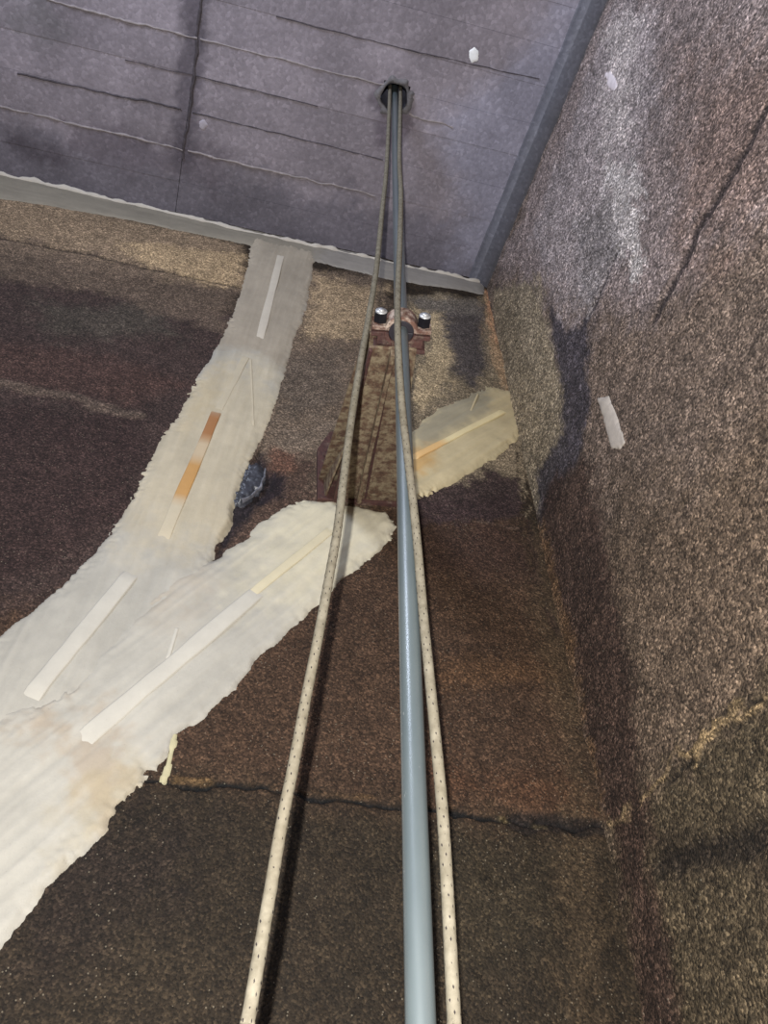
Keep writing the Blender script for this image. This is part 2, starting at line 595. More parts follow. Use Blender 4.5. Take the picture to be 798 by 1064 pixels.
pb.zone([(500, 430), (545, 420), (552, 530), (520, 500)], alb(W, 530, 480, (112, 100, 84)), 0.015, 0.06, 22, 0.85, stretch=(2.2, .5))
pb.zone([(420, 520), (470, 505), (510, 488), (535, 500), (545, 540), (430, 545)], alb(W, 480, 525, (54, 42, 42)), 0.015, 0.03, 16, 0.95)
pb.line([(440, 530), (500, 543), (540, 548)], 0.006, alb(W, 500, 543, (92, 76, 66)), 0.002, 0.02, 0.7, gaps=0.5)
# washed out edge along the corner
pb.zone([(543, 540), (560, 545), (612, 780), (625, 1080), (590, 1080), (585, 820)], alb(W, 580, 700, (80, 65, 48)), 0.03, 0.05, 9, 0.45)
pb.col = np.clip(pb.col, .003, .85)
# relief
pb.h += 0.006 * fbm(A * 5, B * 5, 3, 4) + 0.0022 * fbm(A * 38, B * 38, 9, 3)
pb.col *= (1.08 + 0.22 * fbm(A * 3.2, B * 3.2, 51, 5))[:, None]
# construction joint and cracks
jc = alb(W, 400, 835, (20, 16, 14))
pb.line([(-150, 770), (60, 795), (150, 811), (230, 817), (300, 823), (345, 830), (415, 836), (475, 845), (530, 852), (560, 856), (628, 860)],
        0.006, jc, -0.010, 0.02, 1.0, 0.005)
pb.line([(535, 853), (580, 856), (628, 862)], 0.03, alb(W, 580, 856, (34, 28, 26)), -0.006, 0.02, 0.8, 0.015)
pb.line([(160, 808), (230, 812), (290, 819)], 0.011, alb(W, 220, 812, (128, 100, 66)), 0.003, 0.012, 0.9, 0.006, gaps=0.5)
pb.line([(300, 820), (345, 826), (415, 833)], 0.006, alb(W, 340, 826, (110, 84, 56)), 0.002, 0.012, 0.8, 0.006, gaps=0.55)
pb.line([(520, 851), (566, 858)], 0.007, alb(W, 540, 852, (120, 104, 74)), 0.002, 0.012, 0.8, 0.006, gaps=0.5)
pb.line([(-120, 215), (0, 247), (80, 262), (160, 280), (250, 299)], 0.007, alb(W, 120, 270, (38, 32, 30)), -0.008, 0.015, 0.9, 0.006)
pb.line([(548, 540), (556, 590), (590, 690), (606, 760)], 0.012, alb(W, 570, 640, (52, 38, 32)), -0.002, 0.03, 0.6, 0.01, gaps=0.5)

wall_back = mesh_obj('wall_back', W.pt(A, B, pb.h), face_dir(grid_faces(len(aa), len(bb)), W.pt(A, B), W.n), M_back, colors=np.clip(pb.col, .003, .85))
tag(wall_back, kind='structure')

class Relief:
    """bilinear lookup of a wall's built relief"""
    def __init__(s, aa, bb, h):
        s.aa, s.bb, s.h = aa, bb, h.reshape(len(bb), len(aa))

    def __call__(s, a, b):
        a = np.clip(a, s.aa[0], s.aa[-1]); b = np.clip(b, s.bb[0], s.bb[-1])
        i = np.clip(np.searchsorted(s.aa, a) - 1, 0, len(s.aa) - 2); j = np.clip(np.searchsorted(s.bb, b) - 1, 0, len(s.bb) - 2)
        u = (a - s.aa[i]) / (s.aa[i + 1] - s.aa[i]); v = (b - s.bb[j]) / (s.bb[j + 1] - s.bb[j])
        return (s.h[j, i] * (1 - u) + s.h[j, i + 1] * u) * (1 - v) + (s.h[j + 1, i] * (1 - u) + s.h[j + 1, i + 1] * u) * v


WB.full = Relief(aa, bb, pb.h)
WB.low = lambda a, b: 0.006 * fbm(a * 5, b * 5, 3, 4)

# ------------------------------------------------------------------ right wall
W = WR
aa = np.concatenate([spaced(-0.02, 1.5, lambda x: 0.0055), spaced(1.53, 3.4, lambda x: 0.04)])
bb = np.concatenate([spaced(ZF - 0.02, -0.05, lambda z: 0.03), spaced(-0.03, H + 0.02, lambda z: 0.0045 + 0.0011 * z)])
GA, GB = np.meshgrid(aa, bb)
A, B = GA.ravel(), GB.ravel()
pr = Paint(W, A, B, alb(W, 720, 500, (112, 97, 87)))
pr.zone([(600, 560), (798, 420), (900, 500), (900, 1200), (640, 1200), (600, 760)], alb(W, 720, 650, (102, 86, 72)), 0.15, 0.1, 4)
pr.zone([(630, 862), (690, 800), (800, 715), (900, 640), (900, 1200), (660, 1200)], alb(W, 740, 940, (84, 72, 55)), 0.04, 0.05, 6)
pr.zone([(690, 880), (800, 850), (850, 840), (850, 940), (700, 900)], alb(W, 740, 880, (58, 48, 38)), 0.04, 0.05, 8, .7)
# upper part: greyer, with lime bloom
pr.zone([(520, 280), (630, -40), (900, -140), (900, 120), (700, 300), (600, 340)], alb(W, 690, 130, (122, 112, 114)), 0.1, 0.12, 5)
pr.zone([(550, 250), (640, 0), (690, 0), (660, 240), (600, 330)], alb(W, 630, 150, (128, 122, 128)), 0.06, 0.08, 7, 0.9, stretch=(2, .7))
pr.zone([(625, 180), (660, 170), (665, 215), (660, 270), (640, 262), (630, 220)], alb(W, 645, 215, (168, 164, 168)), 0.02, 0.06, 22, 0.8, stretch=(2, .6))
pr.zone([(658, 262), (670, 262), (667, 290), (655, 292)], alb(W, 662, 280, (170, 166, 168)), 0.012, 0.03, 26, 0.8, stretch=(2, .6))
pr.zone([(632, 20), (665, 20), (650, 160), (625, 140)], alb(W, 645, 90, (160, 155, 160)), 0.04, 0.08, 14, 0.6, stretch=(2, .5))
pr.zone([(700, 60), (850, 30), (850, 200), (720, 260)], alb(W, 760, 150, (116, 98, 92)), 0.1, 0.1, 6, 0.8)
# dark slate stain beside the corner, tan wash at its edge
pr.zone([(508, 300), (560, 290), (588, 400), (590, 450), (570, 520), (545, 540)], alb(W, 550, 400, (104, 96, 84)), 0.02, 0.04, 14, 0.9, stretch=(2.2, .4))
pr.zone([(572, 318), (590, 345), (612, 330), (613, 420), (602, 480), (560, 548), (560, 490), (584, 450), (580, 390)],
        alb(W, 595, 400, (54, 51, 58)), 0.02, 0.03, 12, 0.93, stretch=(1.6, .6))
pr.zone([(596, 230), (636, 200), (640, 265), (612, 330), (600, 300)], alb(W, 618, 260, (112, 108, 112)), 0.02, 0.03, 14, 0.8, stretch=(2, .5))
pr.zone([(570, 500), (612, 470), (650, 640), (680, 900), (720, 1100), (676, 1100), (628, 850), (558, 545)],
        alb(W, 620, 700, (56, 42, 36)), 0.03, 0.04, 7, 0.9)
pr.zone([(555, 545), (566, 540), (632, 850), (626, 860)], alb(W, 600, 720, (92, 70, 48)), 0.015, 0.03, 12, 0.6)
pr.h += 0.008 * fbm(A * 4.2, B * 4.2, 71, 4) + 0.004 * fbm(A * 45, B * 45, 77, 3)
pr.col *= (1.22 + 0.28 * fbm(A * 4, B * 4, 91, 5) + 0.35 * fbm(A * 30, B * 30, 95, 3))[:, None]
pr.line([(860, -4), (798, 112), (750, 198), (700, 290), (680, 330)], 0.022, alb(W, 750, 200, (52, 46, 48)), -0.008, 0.03, 0.85, 0.02)
pr.line([(850, 840), (798, 862), (740, 885), (690, 900)], 0.02, alb(W, 750, 880, (40, 33, 28)), -0.006, 0.03, 0.7, 0.03)
pr.line([(642, 262), (628, 295), (612, 330)], 0.008, alb(W, 628, 295, (44, 42, 50)), -0.006, 0.01, 0.8, 0.008)
pr.line([(628, 862), (655, 838), (690, 802), (712, 788), (735, 768), (760, 745), (800, 716), (860, 668)], 0.009,
        alb(W, 700, 795, (154, 130, 96)), 0.004, 0.05, 0.95, 0.010, gaps=0.3, freq=18)
pr.line([(628, 868), (655, 844), (690, 808), (735, 774), (800, 722)], 0.006, alb(W, 700, 800, (30, 24, 20)), -0.006, 0.03, 0.8, 0.004, gaps=0.45, freq=20)
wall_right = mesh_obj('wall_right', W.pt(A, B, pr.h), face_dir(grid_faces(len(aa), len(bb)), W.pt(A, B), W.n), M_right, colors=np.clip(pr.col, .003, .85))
tag(wall_right, kind='structure')

WR.full = Relief(aa, bb, pr.h)
WR.low = lambda a, b: 0.008 * fbm(a * 4.2, b * 4.2, 71, 4)
CE.full = CE.low = lambda a, b: np.zeros(np.shape(a))

# ------------------------------------------------------------------ floor (below the frame)
fa, fb = np.meshgrid(np.linspace(-0.02, 3.3, 60), np.linspace(-0.02, 3.4, 60))
fv = V([C0[0], C0[1], ZF]) + E1 * fa.ravel()[:, None] + E2 * fb.ravel()[:, None]
fv[:, 2] += 0.01 * fbm(fa.ravel() * 4, fb.ravel() * 4, 5)
floor = mesh_obj('floor', fv, face_dir(grid_faces(60, 60), fv, ZUP), M_back, colors=np.tile([0.03, 0.024, 0.018], (3600, 1)))
tag(floor, kind='structure')

# ------------------------------------------------------------------ pipe position, ceiling with its hole
P_LOW = V(yaw(0.0392, 0.9589, 0.242))
P_TOP = at_y(410, 100, 0.9566)
PDIR = unit(P_TOP - P_LOW)


def pipe_at(z):
    return P_LOW + PDIR * ((z - P_LOW[2]) / PDIR[2])


HOLE = pipe_at(H) + V([0.0, 0.006, 0])
_p = HOLE - CORNER
HA, HB = _G @ V([_p @ E1, _p @ E2])
HR = 0.060

# slab: ring of quads round the square cut-out of the hole
A1, B1, q = 3.3, 3.4, 0.075
sx = [-0.05, HA - q, HA + q, A1]
sy = [-0.05, HB - q, HB + q, B1]
sv, sf = [], []
for z in (0.012, 0.25):
    for j in range(4):
        for i in range(4):
            sv.append(CORNER + E1 * sx[i] + E2 * sy[j] + ZUP * z)
for j in range(3):
    for i in range(3):
        if i == 1 and j == 1: continue
        k = j * 4 + i
        sf.append([k, k + 4, k + 5, k + 1]); sf.append([16 + k, 16 + k + 1, 16 + k + 5, 16 + k + 4])
for k0, k1 in ((5, 6), (6, 10), (10, 9), (9, 5)):
    sf.append([k0, k1, 16 + k1, 16 + k0])
ceiling = mesh_obj('ceiling', sv, sf, M_ceil, smooth=False, colors=np.tile([0.08, 0.08, 0.09], (32, 1)))
tag(ceiling, kind='structure')

lines = [0.0, None] + [CE.uv(200, y)[1] for y in (157, 117.5, 77.5, 38, -7)]
lines[1] = lines[2] * 0.5
while lines[-1] < 3.1: lines.append(lines[-1] + 0.158)
JA = CE.uv(200, 80)[0]
ceil_base = alb(CE, 300, 90, (114, 109, 119))


def board(a0, a1, b0, b1, lvl):
    na = max(2, int((a1 - a0) / 0.02)); nb = max(3, int((b1 - b0) / 0.02))
    ga, gb = np.meshgrid(np.linspace(a0, a1, na), np.linspace(b0, b1, nb))
    a, b = ga.ravel(), gb.ravel()
    p = Paint(CE, a, b, ceil_base * random.uniform(0.9, 1.1))
    p.zone([(-200, 60), (0, 125), (250, 185), (400, 215), (505, 240), (520, 330), (-200, 200)], alb(CE, 250, 200, (82, 79, 88)), 0.06, 0.1, 6)
    p.zone([(80, 130), (230, 160), (220, 190), (60, 160)], alb(CE, 150, 160, (78, 73, 82)), 0.04, 0.08, 9, 0.7)
    p.zone([(0, 130), (30, 140), (60, 165), (10, 160)], alb(CE, 30, 150, (58, 54, 62)), 0.03, 0.05, 9, 0.8)
    p.zone([(190, -40), (215, -40), (215, 60), (196, 170), (184, 170)], alb(CE, 200, 80, (72, 68, 78)), 0.02, 0.04, 9, 0.8)
    p.zone([(460, 120), (560, 40), (600, -60), (640, -60), (520, 300), (480, 270)], alb(CE, 530, 160, (112, 112, 128)), 0.08, 0.06, 5, 0.7)  # bluish haze glow towards the right wall, painted into the concrete colour
    p.zone([(390, 85), (430, 85), (428, 130), (415, 160), (395, 150)], alb(CE, 400, 120, (74, 68, 78)), 0.03, 0.04, 12, 0.8)
    p.zone([(30, -20), (60, -20), (60, 30), (20, 30)], alb(CE, 40, 10, (92, 92, 98)), 0.05, 0.08, 9, 0.5)
    p.col *= (1 + 0.30 * fbm(a * 5, b * 5, 33, 5))[:, None]
    h = lvl + 0.002 * fbm(a * 9, b * 9, 21, 3)
    v = CE.pt(a, b, h)
    f = grid_faces(na, nb)
    ca, cb = a[f].mean(1), b[f].mean(1)
    P3 = CORNER + E1 * ca[:, None] + E2 * cb[:, None]
    keep = np.hypot(P3[:, 0] - HOLE[0], P3[:, 1] - HOLE[1]) > HR + 0.012
    f = face_dir(f, v, CE.n)[keep]
    n0 = len(v)
    # returned edges, up to the slab
    i = np.arange(na * nb).reshape(nb, na)
    loop = np.concatenate([i[0, :], i[1:, -1], i[-1, -2::-1], i[-2:0:-1, 0]])
    m = len(loop)
    vt = np.vstack([CE.pt(a[loop], b[loop], -0.014), v[loop]])
    sk = np.array([[n0 + m + k, n0 + m + (k + 1) % m, n0 + (k + 1) % m, n0 + k] for k in range(m)])
    keep2 = np.array([np.hypot(v[loop[k]][0] - HOLE[0], v[loop[k]][1] - HOLE[1]) > HR + 0.02 for k in range(m)])
    return mesh_obj('concrete_panel', np.vstack([v, vt]), np.vstack([f, sk[keep2]]), M_ceil, ceiling, True, np.vstack([p.col, p.col[loop], p.col[loop]]))


for k in range(len(lines) - 1):
    b0, b1 = lines[k] + (0.0004 if k else -0.02), lines[k + 1] - 0.0004
    board(-0.03, JA - 0.0015, b0, b1, random.uniform(-0.0012, 0.0012))
    board(JA + 0.0015, A1, b0, b1, random.uniform(-0.0012, 0.0012))


def ridge(pts, w, hgt, mat, S, name, parent, c, seg=90, seed=1):
    """ragged raised bead of grout along a line on a surface"""
    P = S.uvs(pts)
    L = np.concatenate([[0], np.cumsum(np.hypot(*np.diff(P, axis=0).T))])
    t = np.linspace(0, L[-1], seg)
    x = np.interp(t, L, P[:, 0]); y = np.interp(t, L, P[:, 1])
    d = np.stack([np.gradient(x), np.gradient(y)], 1); d /= np.linalg.norm(d, axis=1)[:, None]
    nx, ny = -d[:, 1], d[:, 0]
    wob = 1 + 0.7 * fbm(t * 25, t * 0, seed, 3)
    off = max(0.004, w * 0.8) * fbm(t * 14, t * 0 + 5, seed + 4, 3)
    vs, prof = [], [(-0.5, -0.006), (-0.35, 0.7), (0, 1.0), (0.35, 0.7), (0.5, -0.006)]
    for (s, hh) in prof:
        ww = w * wob * s + off
        xx, yy = x + nx * ww, y + ny * ww
        vs.append(S.pt(xx, yy, ((hgt * wob * hh) if hh > 0 else np.full(seg, -0.004)) + S.low(xx, yy)))
    v = np.concatenate(vs)
    f = face_dir(grid_faces(seg, 5), v, S.n)
    return mesh_obj(name, v, f, mat, parent, True, np.tile(c, (len(v), 1)))


rc = alb(CE, 250, 60, (122, 116, 120))
for i, pts in enumerate(([(48, 0), (130, 21), (205, 40)], [(208, 40), (290, 61), (400, 88)], [(0, 111), (100, 134), (190, 156)],
                         [(195, 157), (300, 182), (390, 203)], [(425, 118), (470, 133)])):
    ridge(pts, 0.011 if i != 1 else 0.008, 0.006, M_ceil, CE, 'grout_ridge', ceiling, rc, seed=i * 9 + 2)
rd = alb(CE, 250, 60, (62, 58, 64))
for i, pts in enumerate(([(18, 76), (100, 94), (188, 113)], [(200, 117), (300, 141), (398, 166)], [(287, 17), (400, 46), (500, 69), (560, 82)],
                         [(130, 62), (200, 78), (330, 110)], [(210, -20), (206, 30), (198, 100), (191, 165)])):
    ridge(pts, (0.008, 0.005, 0.005, 0.004, 0.016)[i], 0.004, M_ceil, CE, 'joint_seam', ceiling, rd, seed=i * 7 + 80)

# broken-out collar and dark sleeve of the pipe hole
n = 48
th = np.linspace(0, 2 * math.pi, n, endpoint=False)
rin = HR + 0.003 * np.sin(5 * th)
rout = 0.088 + 0.03 * fbm(np.cos(th) * 4.5 + 9, np.sin(th) * 4.5, 8, 4)
rr = [(rin, -0.02), (rin + 0.002, 0.010), (rin * 0.45 + rout * 0.55, 0.013 + 0.004 * fbm(np.cos(th) * 6, np.sin(th) * 6, 3)), (rout, -0.004)]
cv = np.concatenate([np.stack([HOLE[0] + r * np.cos(th), HOLE[1] + r * np.sin(th), np.full(n, H) - h], 1) for r, h in rr])
i = np.arange(n)
cf = np.concatenate([np.stack([k * n + i, k * n + (i + 1) % n, (k + 1) * n + (i + 1) % n, (k + 1) * n + i], 1) for k in range(3)])
cc = np.tile(alb(CE, 410, 90, (88, 86, 90)), (len(cv), 1)) * (1 + 0.5 * fbm(cv[:, 0] * 30, cv[:, 1] * 30, 6))[:, None]
mesh_obj('hole_collar', cv, cf, M_ceil, ceiling, True, cc)
sv_ = np.concatenate([np.stack([HOLE[0] + HR * np.cos(th), HOLE[1] + HR * np.sin(th), np.full(n, z)], 1) for z in (H - 0.004, H + 0.5)])
sfc = [[k, (k + 1) % n, n + (k + 1) % n, n + k] for k in range(n)] + [[n + k for k in range(n)]]
mesh_obj('hole_sleeve', sv_, sfc, M_sleeve, ceiling)

# haunch between ceiling and right wall
hw = [CORNER + E2 * b + v for b in (0.0, 3.4) for v in (E1 * 0.0 + ZUP * .01, E1 * 0.095 + ZUP * 0.01, E1 * 0.085 - ZUP * 0.006, E1 * 0.012 - ZUP * 0.075, -E1 * .01 - ZUP * 0.075)]
na = 150
prof = [E1 * 0.098 + ZUP * .005, E1 * 0.088 - ZUP * 0.010, E1 * 0.060 - ZUP * 0.028, E1 * 0.057 - ZUP * 0.034, E1 * 0.014 - ZUP * 0.062, E1 * 0.006 - ZUP * 0.070, -E1 * 0.012 - ZUP * 0.074]
bs_ = np.linspace(-0.01, 3.4, na)
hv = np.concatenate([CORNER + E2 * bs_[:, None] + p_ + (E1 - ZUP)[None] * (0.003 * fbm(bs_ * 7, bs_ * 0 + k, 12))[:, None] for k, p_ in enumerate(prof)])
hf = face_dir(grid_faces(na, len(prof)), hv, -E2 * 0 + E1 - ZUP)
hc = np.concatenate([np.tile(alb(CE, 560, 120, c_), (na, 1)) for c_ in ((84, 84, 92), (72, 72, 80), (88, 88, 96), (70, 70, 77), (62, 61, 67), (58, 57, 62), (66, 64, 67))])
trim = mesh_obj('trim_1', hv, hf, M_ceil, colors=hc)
tag(trim, kind='structure')

# ------------------------------------------------------------------ mortar work on the back wall
def patch(name, S, poly, thick, colf, mat, parent=None, step=0.0045, rag=0.012, freq=16, edge=0.022, relief=0.0045, along=None, seed=1, base=0.0, kind_noise=1.0):
    """ragged-edged coat trowelled onto a surface; colf(A, B) -> colours"""
    P = S.uvs(poly)
    lo, hi = P.min(0) - 0.02, P.max(0) + 0.02
    ga = np.arange(lo[0], hi[0], step); gb = np.arange(lo[1], hi[1], step)
    GA, GB = np.meshgrid(ga, gb); a, b = GA.ravel(), GB.ravel()
    sd = poly_sd(a, b, P) + rag * fbm(a * freq, b * freq, seed, 4) + rag * 1.9 * fbm(a * 95, b * 95, seed + 40, 3) * sstep(-0.2, 0.6, fbm(a * 7, b * 7, seed + 41, 3))
    if along is not None:
        d = unit(V(along))
        s1, s2 = a * d[0] + b * d[1], -a * d[1] + b * d[0]
        tro = fbm(s1 * 3, s2 * 26, seed + 5, 3) * 0.7 + fbm(s1 * 6, s2 * 9, seed + 6, 3) * 0.5 + fbm(s1 * 5, s2 * 75, seed + 7, 2) * 0.3
    else:
        tro = fbm(a * 25, b * 25, seed + 5, 4)
    h = base + thick * (1 - np.exp(-np.clip(sd, 0, None) / edge)) + relief * tro * sstep(0, 0.02, sd)
    lip = np.exp(-((sd - 0.012) / 0.010) ** 2) * 0.4 * thick * np.clip(fbm(a * 14, b * 14, seed + 9, 3), 0, 1)
    h = h + lip
    h = np.where(sd <= 0, -0.004, h)
    low, full = S.low(a, b), S.full(a, b)
    h = h + low + (full - low) * (1 - sstep(0, 0.025, sd))
    c = colf(a, b) * (1 + 0.16 * kind_noise * tro)[:, None]
    f = grid_faces(len(ga), len(gb))
    v = S.pt(a, b, h)
    keep = (sd[f] > -step * 0.1).sum(1) >= 2
    f = face_dir(f, v, S.n)[keep]
    used = np.unique(f)
    mp = -np.ones(len(v), int); mp[used] = np.arange(len(used))
    return mesh_obj(name, v[used], mp[f], mat, parent, True, np.clip(c[used], .003, .86))


def wdir(S, p, q):
    a, b = S.uv(*p), S.uv(*q)
    return V([b[0] - a[0], b[1] - a[1]])


def zones(S, base, *zs):
    def fn(a, b):
        p = Paint(S, a, b, base)
        for z in zs: p.zone(*z[0], **z[1])
        return p.col
    return fn


W = WB
white = alb(W, 80, 750, (208, 203, 192))
cream = alb(W, 210, 440, (178, 170, 153))
grey = alb(W, 280, 300, (138, 132, 124))
greyg = alb(W, 150, 225, (112, 109, 104))


def strip(p, q, w, c, parent, base, name='smooth_strip', stains=(), th=0.0035):
    """flat smooth strip let into the mortar: a thin bevelled slat"""
    a = V(W.uv(*p)); b = V(W.uv(*q))
    d = unit(b - a); nn = V([-d[1], d[0]])
    m = 24
    t = np.linspace(0, 1, m)
    ctr = a + (b - a) * t[:, None]
    wv = w * (1 + 0.10 * fbm(t * 6, t * 0 + 3, int(p[0]), 2))
    rows = []
    for s, h in ((-0.5, -0.004), (-0.48, th * 0.7), (-0.4, th), (0.4, th), (0.48, th * 0.7), (0.5, -0.004)):
        e = ctr + nn * (wv * s)[:, None]
        hh = np.full(m, base + h); hh[0] = hh[-1] = base - 0.004
        hh = hh + W.low(e[:, 0], e[:, 1])
        rows.append(W.pt(e[:, 0], e[:, 1], hh))
    v = np.concatenate(rows)
    cs = np.tile(c, (len(v), 1))
    T = np.tile(t, 6)
    for t0, t1, sc_, al in stains:
        mk = sstep(t0 - 0.05, t0 + 0.03, T) * (1 - sstep(t1 - 0.03, t1 + 0.05, T)) * al
        cs = cs + (np.array(sc_) - cs) * mk[:, None]
    return mesh_obj(name, v, face_dir(grid_faces(m, 6), v, W.n), M_strip, parent, True, cs)


# upright band
bandA = empty('mortar_band', W.px(240, 440))
tag(bandA, 'pale mortar band running down from the ceiling with a rust-stained smooth strip', 'mortar band', 'mortar bands over the wall cracks')
pA = [(262, 246), (257, 280), (247, 312), (232, 350), (205, 392), (184, 432), (163, 462), (150, 492), (130, 532), (100, 574), (60, 610), (20, 646), (-70, 715),
      (-90, 800), (60, 745), (150, 680), (215, 600), (224, 566), (241, 545), (249, 512), (256, 492), (266, 468), (276, 448), (290, 410), (301, 370), (318, 322), (329, 262)]
cA = zones(W, white * 0.97,
           (([(300, 370), (265, 372), (150, 420), (100, 520), (170, 570), (250, 570), (310, 440)], cream), dict(soft=0.10, amp=0.06)),
           (([(240, 200), (350, 200), (310, 392), (265, 368), (215, 360)], grey), dict(soft=0.03, amp=0.02)),
           (([(200, 400), (235, 385), (225, 420), (190, 450)], cream * V([1.0, .93, .78])), dict(soft=0.04, amp=0.05, alpha=0.5)))
patch('mortar_coat', W, pA, 0.012, cA, M_mortar, bandA, along=wdir(W, (290, 260), (180, 560)), seed=3, rag=0.010)
light = alb(W, 280, 310, (170, 166, 160))
strip((292, 266), (269, 357), 0.034, light, bandA, 0.012)
strip((256, 372), (226, 430), 0.03, cream * 1.05, bandA, 0.0125, th=0.002)
strip((260, 374), (263, 446), 0.008, cream * 1.12, bandA, 0.0125, th=0.003)
rust_c = alb(W, 215, 450, (150, 104, 66)); rust_o = alb(W, 190, 505, (190, 146, 90))
strip((226, 428), (168, 565), 0.038, cream * 1.1, bandA, 0.012, stains=((0.04, 0.26, rust_c, 0.95), (0.45, 0.72, rust_o, 0.95), (0.25, 0.45, rust_o, 0.25)))
strip((137, 598), (32, 728), 0.045, white * 1.2, bandA, 0.0145)

# slanting band below the bracket
bandB = empty('mortar_band', W.px(200, 720))
tag(bandB, 'broad white mortar band slanting down from the foot of the rusty bracket', 'mortar band', 'mortar bands over the wall cracks')
pB = [(414, 548), (402, 532), (350, 522), (320, 520), (290, 530), (262, 552), (228, 580), (170, 600), (130, 640), (70, 720), (0, 745), (-90, 760), (-110, 1080), (-50, 1040), (0, 992), (20, 958), (52, 925), (90, 888),
      (116, 856), (150, 808), (190, 762), (230, 727), (280, 678), (322, 640), (345, 614), (372, 592), (404, 566)]
cB = zones(W, white,
           (([(300, 500), (430, 520), (420, 580), (330, 640), (250, 610)], alb(W, 340, 570, (206, 199, 178))), dict(soft=0.12, amp=0.06)),
           (([(120, 570), (200, 570), (230, 610), (170, 640), (110, 620)], alb(W, 170, 600, (190, 180, 166))), dict(soft=0.06, amp=0.08, alpha=0.7)),
           (([(0, 740), (70, 730), (130, 820), (110, 850), (60, 800)], alb(W, 60, 790, (200, 182, 160))), dict(soft=0.04, amp=0.09, alpha=0.7)),
           (([(90, 840), (150, 800), (110, 860), (40, 930)], alb(W, 90, 870, (206, 188, 150))), dict(soft=0.04, amp=0.06, alpha=0.5)))
patch('mortar_coat', W, pB, 0.016, cB, M_mortar, bandB, along=wdir(W, (380, 540), (60, 800)), seed=13, rag=0.02, relief=0.0055)
strip((345, 552), (225, 650), 0.03, alb(W, 280, 610, (218, 208, 180)), bandB, 0.0162, th=0.002)
strip((268, 618), (85, 774), 0.047, white * 1.22, bandB, 0.0185)
strip((184, 655), (174, 688), 0.01, white * 1.22, bandB, 0.0165, th=0.003)

# short band right of the pipe
bandC = empty('mortar_band', W.px(480, 460))
tag(bandC, 'short yellowish mortar band ending beside the concrete corner', 'mortar band', 'mortar bands over the wall cracks')
pC = [(404, 500), (412, 462), (432, 446), (452, 426), (486, 413), (508, 401), (534, 408), (543, 440), (536, 458), (512, 478), (476, 500), (442, 514), (424, 520), (408, 520)]
yel = alb(W, 480, 480, (168, 156, 128))
cC = zones(W, yel,
           (([(430, 450), (455, 425), (505, 400), (512, 425), (440, 465)], alb(W, 470, 430, (132, 126, 110))), dict(soft=0.02, amp=0.015)),
           (([(410, 480), (450, 465), (450, 485), (410, 500)], alb(W, 430, 478, (176, 142, 92))), dict(soft=0.03, amp=0.03, alpha=0.8)),
           (([(505, 395), (545, 400), (550, 470), (520, 480)], alb(W, 530, 440, (150, 138, 112))), dict(soft=0.02, amp=0.05, alpha=0.7)))
patch('mortar_coat', W, pC, 0.011, cC, M_mortar, bandC, along=wdir(W, (540, 420), (420, 490)), seed=23, rag=0.016, relief=0.006)
strip((523, 429), (428, 479), 0.027, alb(W, 500, 440, (186, 174, 140)), bandC, 0.0135, stains=((0.7, 1.0, alb(W, 440, 474, (196, 152, 96)), 0.7),))
strip((496, 411), (488, 430), 0.008, yel * 1.05, bandC, 0.0112, th=0.003)

# grey sealant run under the ceiling with its pale bead
seal = empty('sealant_run', W.px(250, 245))
tag(seal, 'grey sealant run with a pale bead along the joint of wall and ceiling', 'sealant')
pS = [(-90, 159), (0, 180), (250, 236), (400, 270), (503, 293), (503, 306), (400, 290), (330, 272), (255, 254), (120, 226), (0, 206), (-90, 190)]
patch('sealant_coat', W, pS, 0.010, zones(W, greyg, (([(330, 240), (520, 280), (520, 320), (330, 300)], alb(W, 430, 290, (106, 104, 104))), dict(soft=0.05))),
      M_mortar, seal, along=wdir(W, (0, 180), (500, 295)), seed=33, rag=0.006, relief=0.0015)
bead_c = alb(W, 250, 238, (152, 150, 150))
ridge([(-90, 163), (0, 182), (125, 211), (250, 240), (375, 268), (498, 294)], 0.020, 0.019, M_mortar, W, 'sealant_bead', seal, bead_c, seg=160, seed=4)

# falling-drop streaks and flash-lit airborne dust, built as flat marks on the surfaces
def glint(poly, S, label, c, cat='mark', name='drop_streak', th=0.004, group=None, **kw):
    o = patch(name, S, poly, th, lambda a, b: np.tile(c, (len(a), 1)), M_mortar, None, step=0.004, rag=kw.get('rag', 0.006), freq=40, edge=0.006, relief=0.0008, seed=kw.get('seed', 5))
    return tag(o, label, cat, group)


glint([(178, 760), (186, 762), (178, 798), (171, 818), (166, 812), (172, 790)], WB, 'thin pale yellow smear of a falling drop beside the cracked joint', alb(WB, 176, 790, (220, 211, 172)), seed=8)
glint([(621, 414), (633, 411), (651, 460), (644, 468), (635, 466)], WR, 'flat white falling-drop smear on the rough brown aggregate wall', alb(WR, 636, 440, (160, 153, 148)), seed=9, rag=0.003)
glint([(487, 52), (493, 48), (498, 54), (497, 63), (490, 66), (486, 60)], CE, 'small round white flash-lit dust spatter on the ceiling beside the pipe hole', alb(CE, 492, 57, (205, 205, 222)), name='dust_speck', cat='speck')
glint([(207, 126), (213, 124), (216, 130), (212, 136), (207, 133)], CE, 'faint small pale flash-lit dust spatter on the ceiling by the cross joint', alb(CE, 212, 130, (140, 136, 148)), name='dust_speck', cat='speck')
glint([(628, 76), (634, 74), (642, 88), (638, 96), (631, 90)], WR, 'small pale flash-lit dust spatter high on the rough wall', alb(WR, 635, 85, (190, 186, 200)), name='wall_dust_speck', cat='speck')

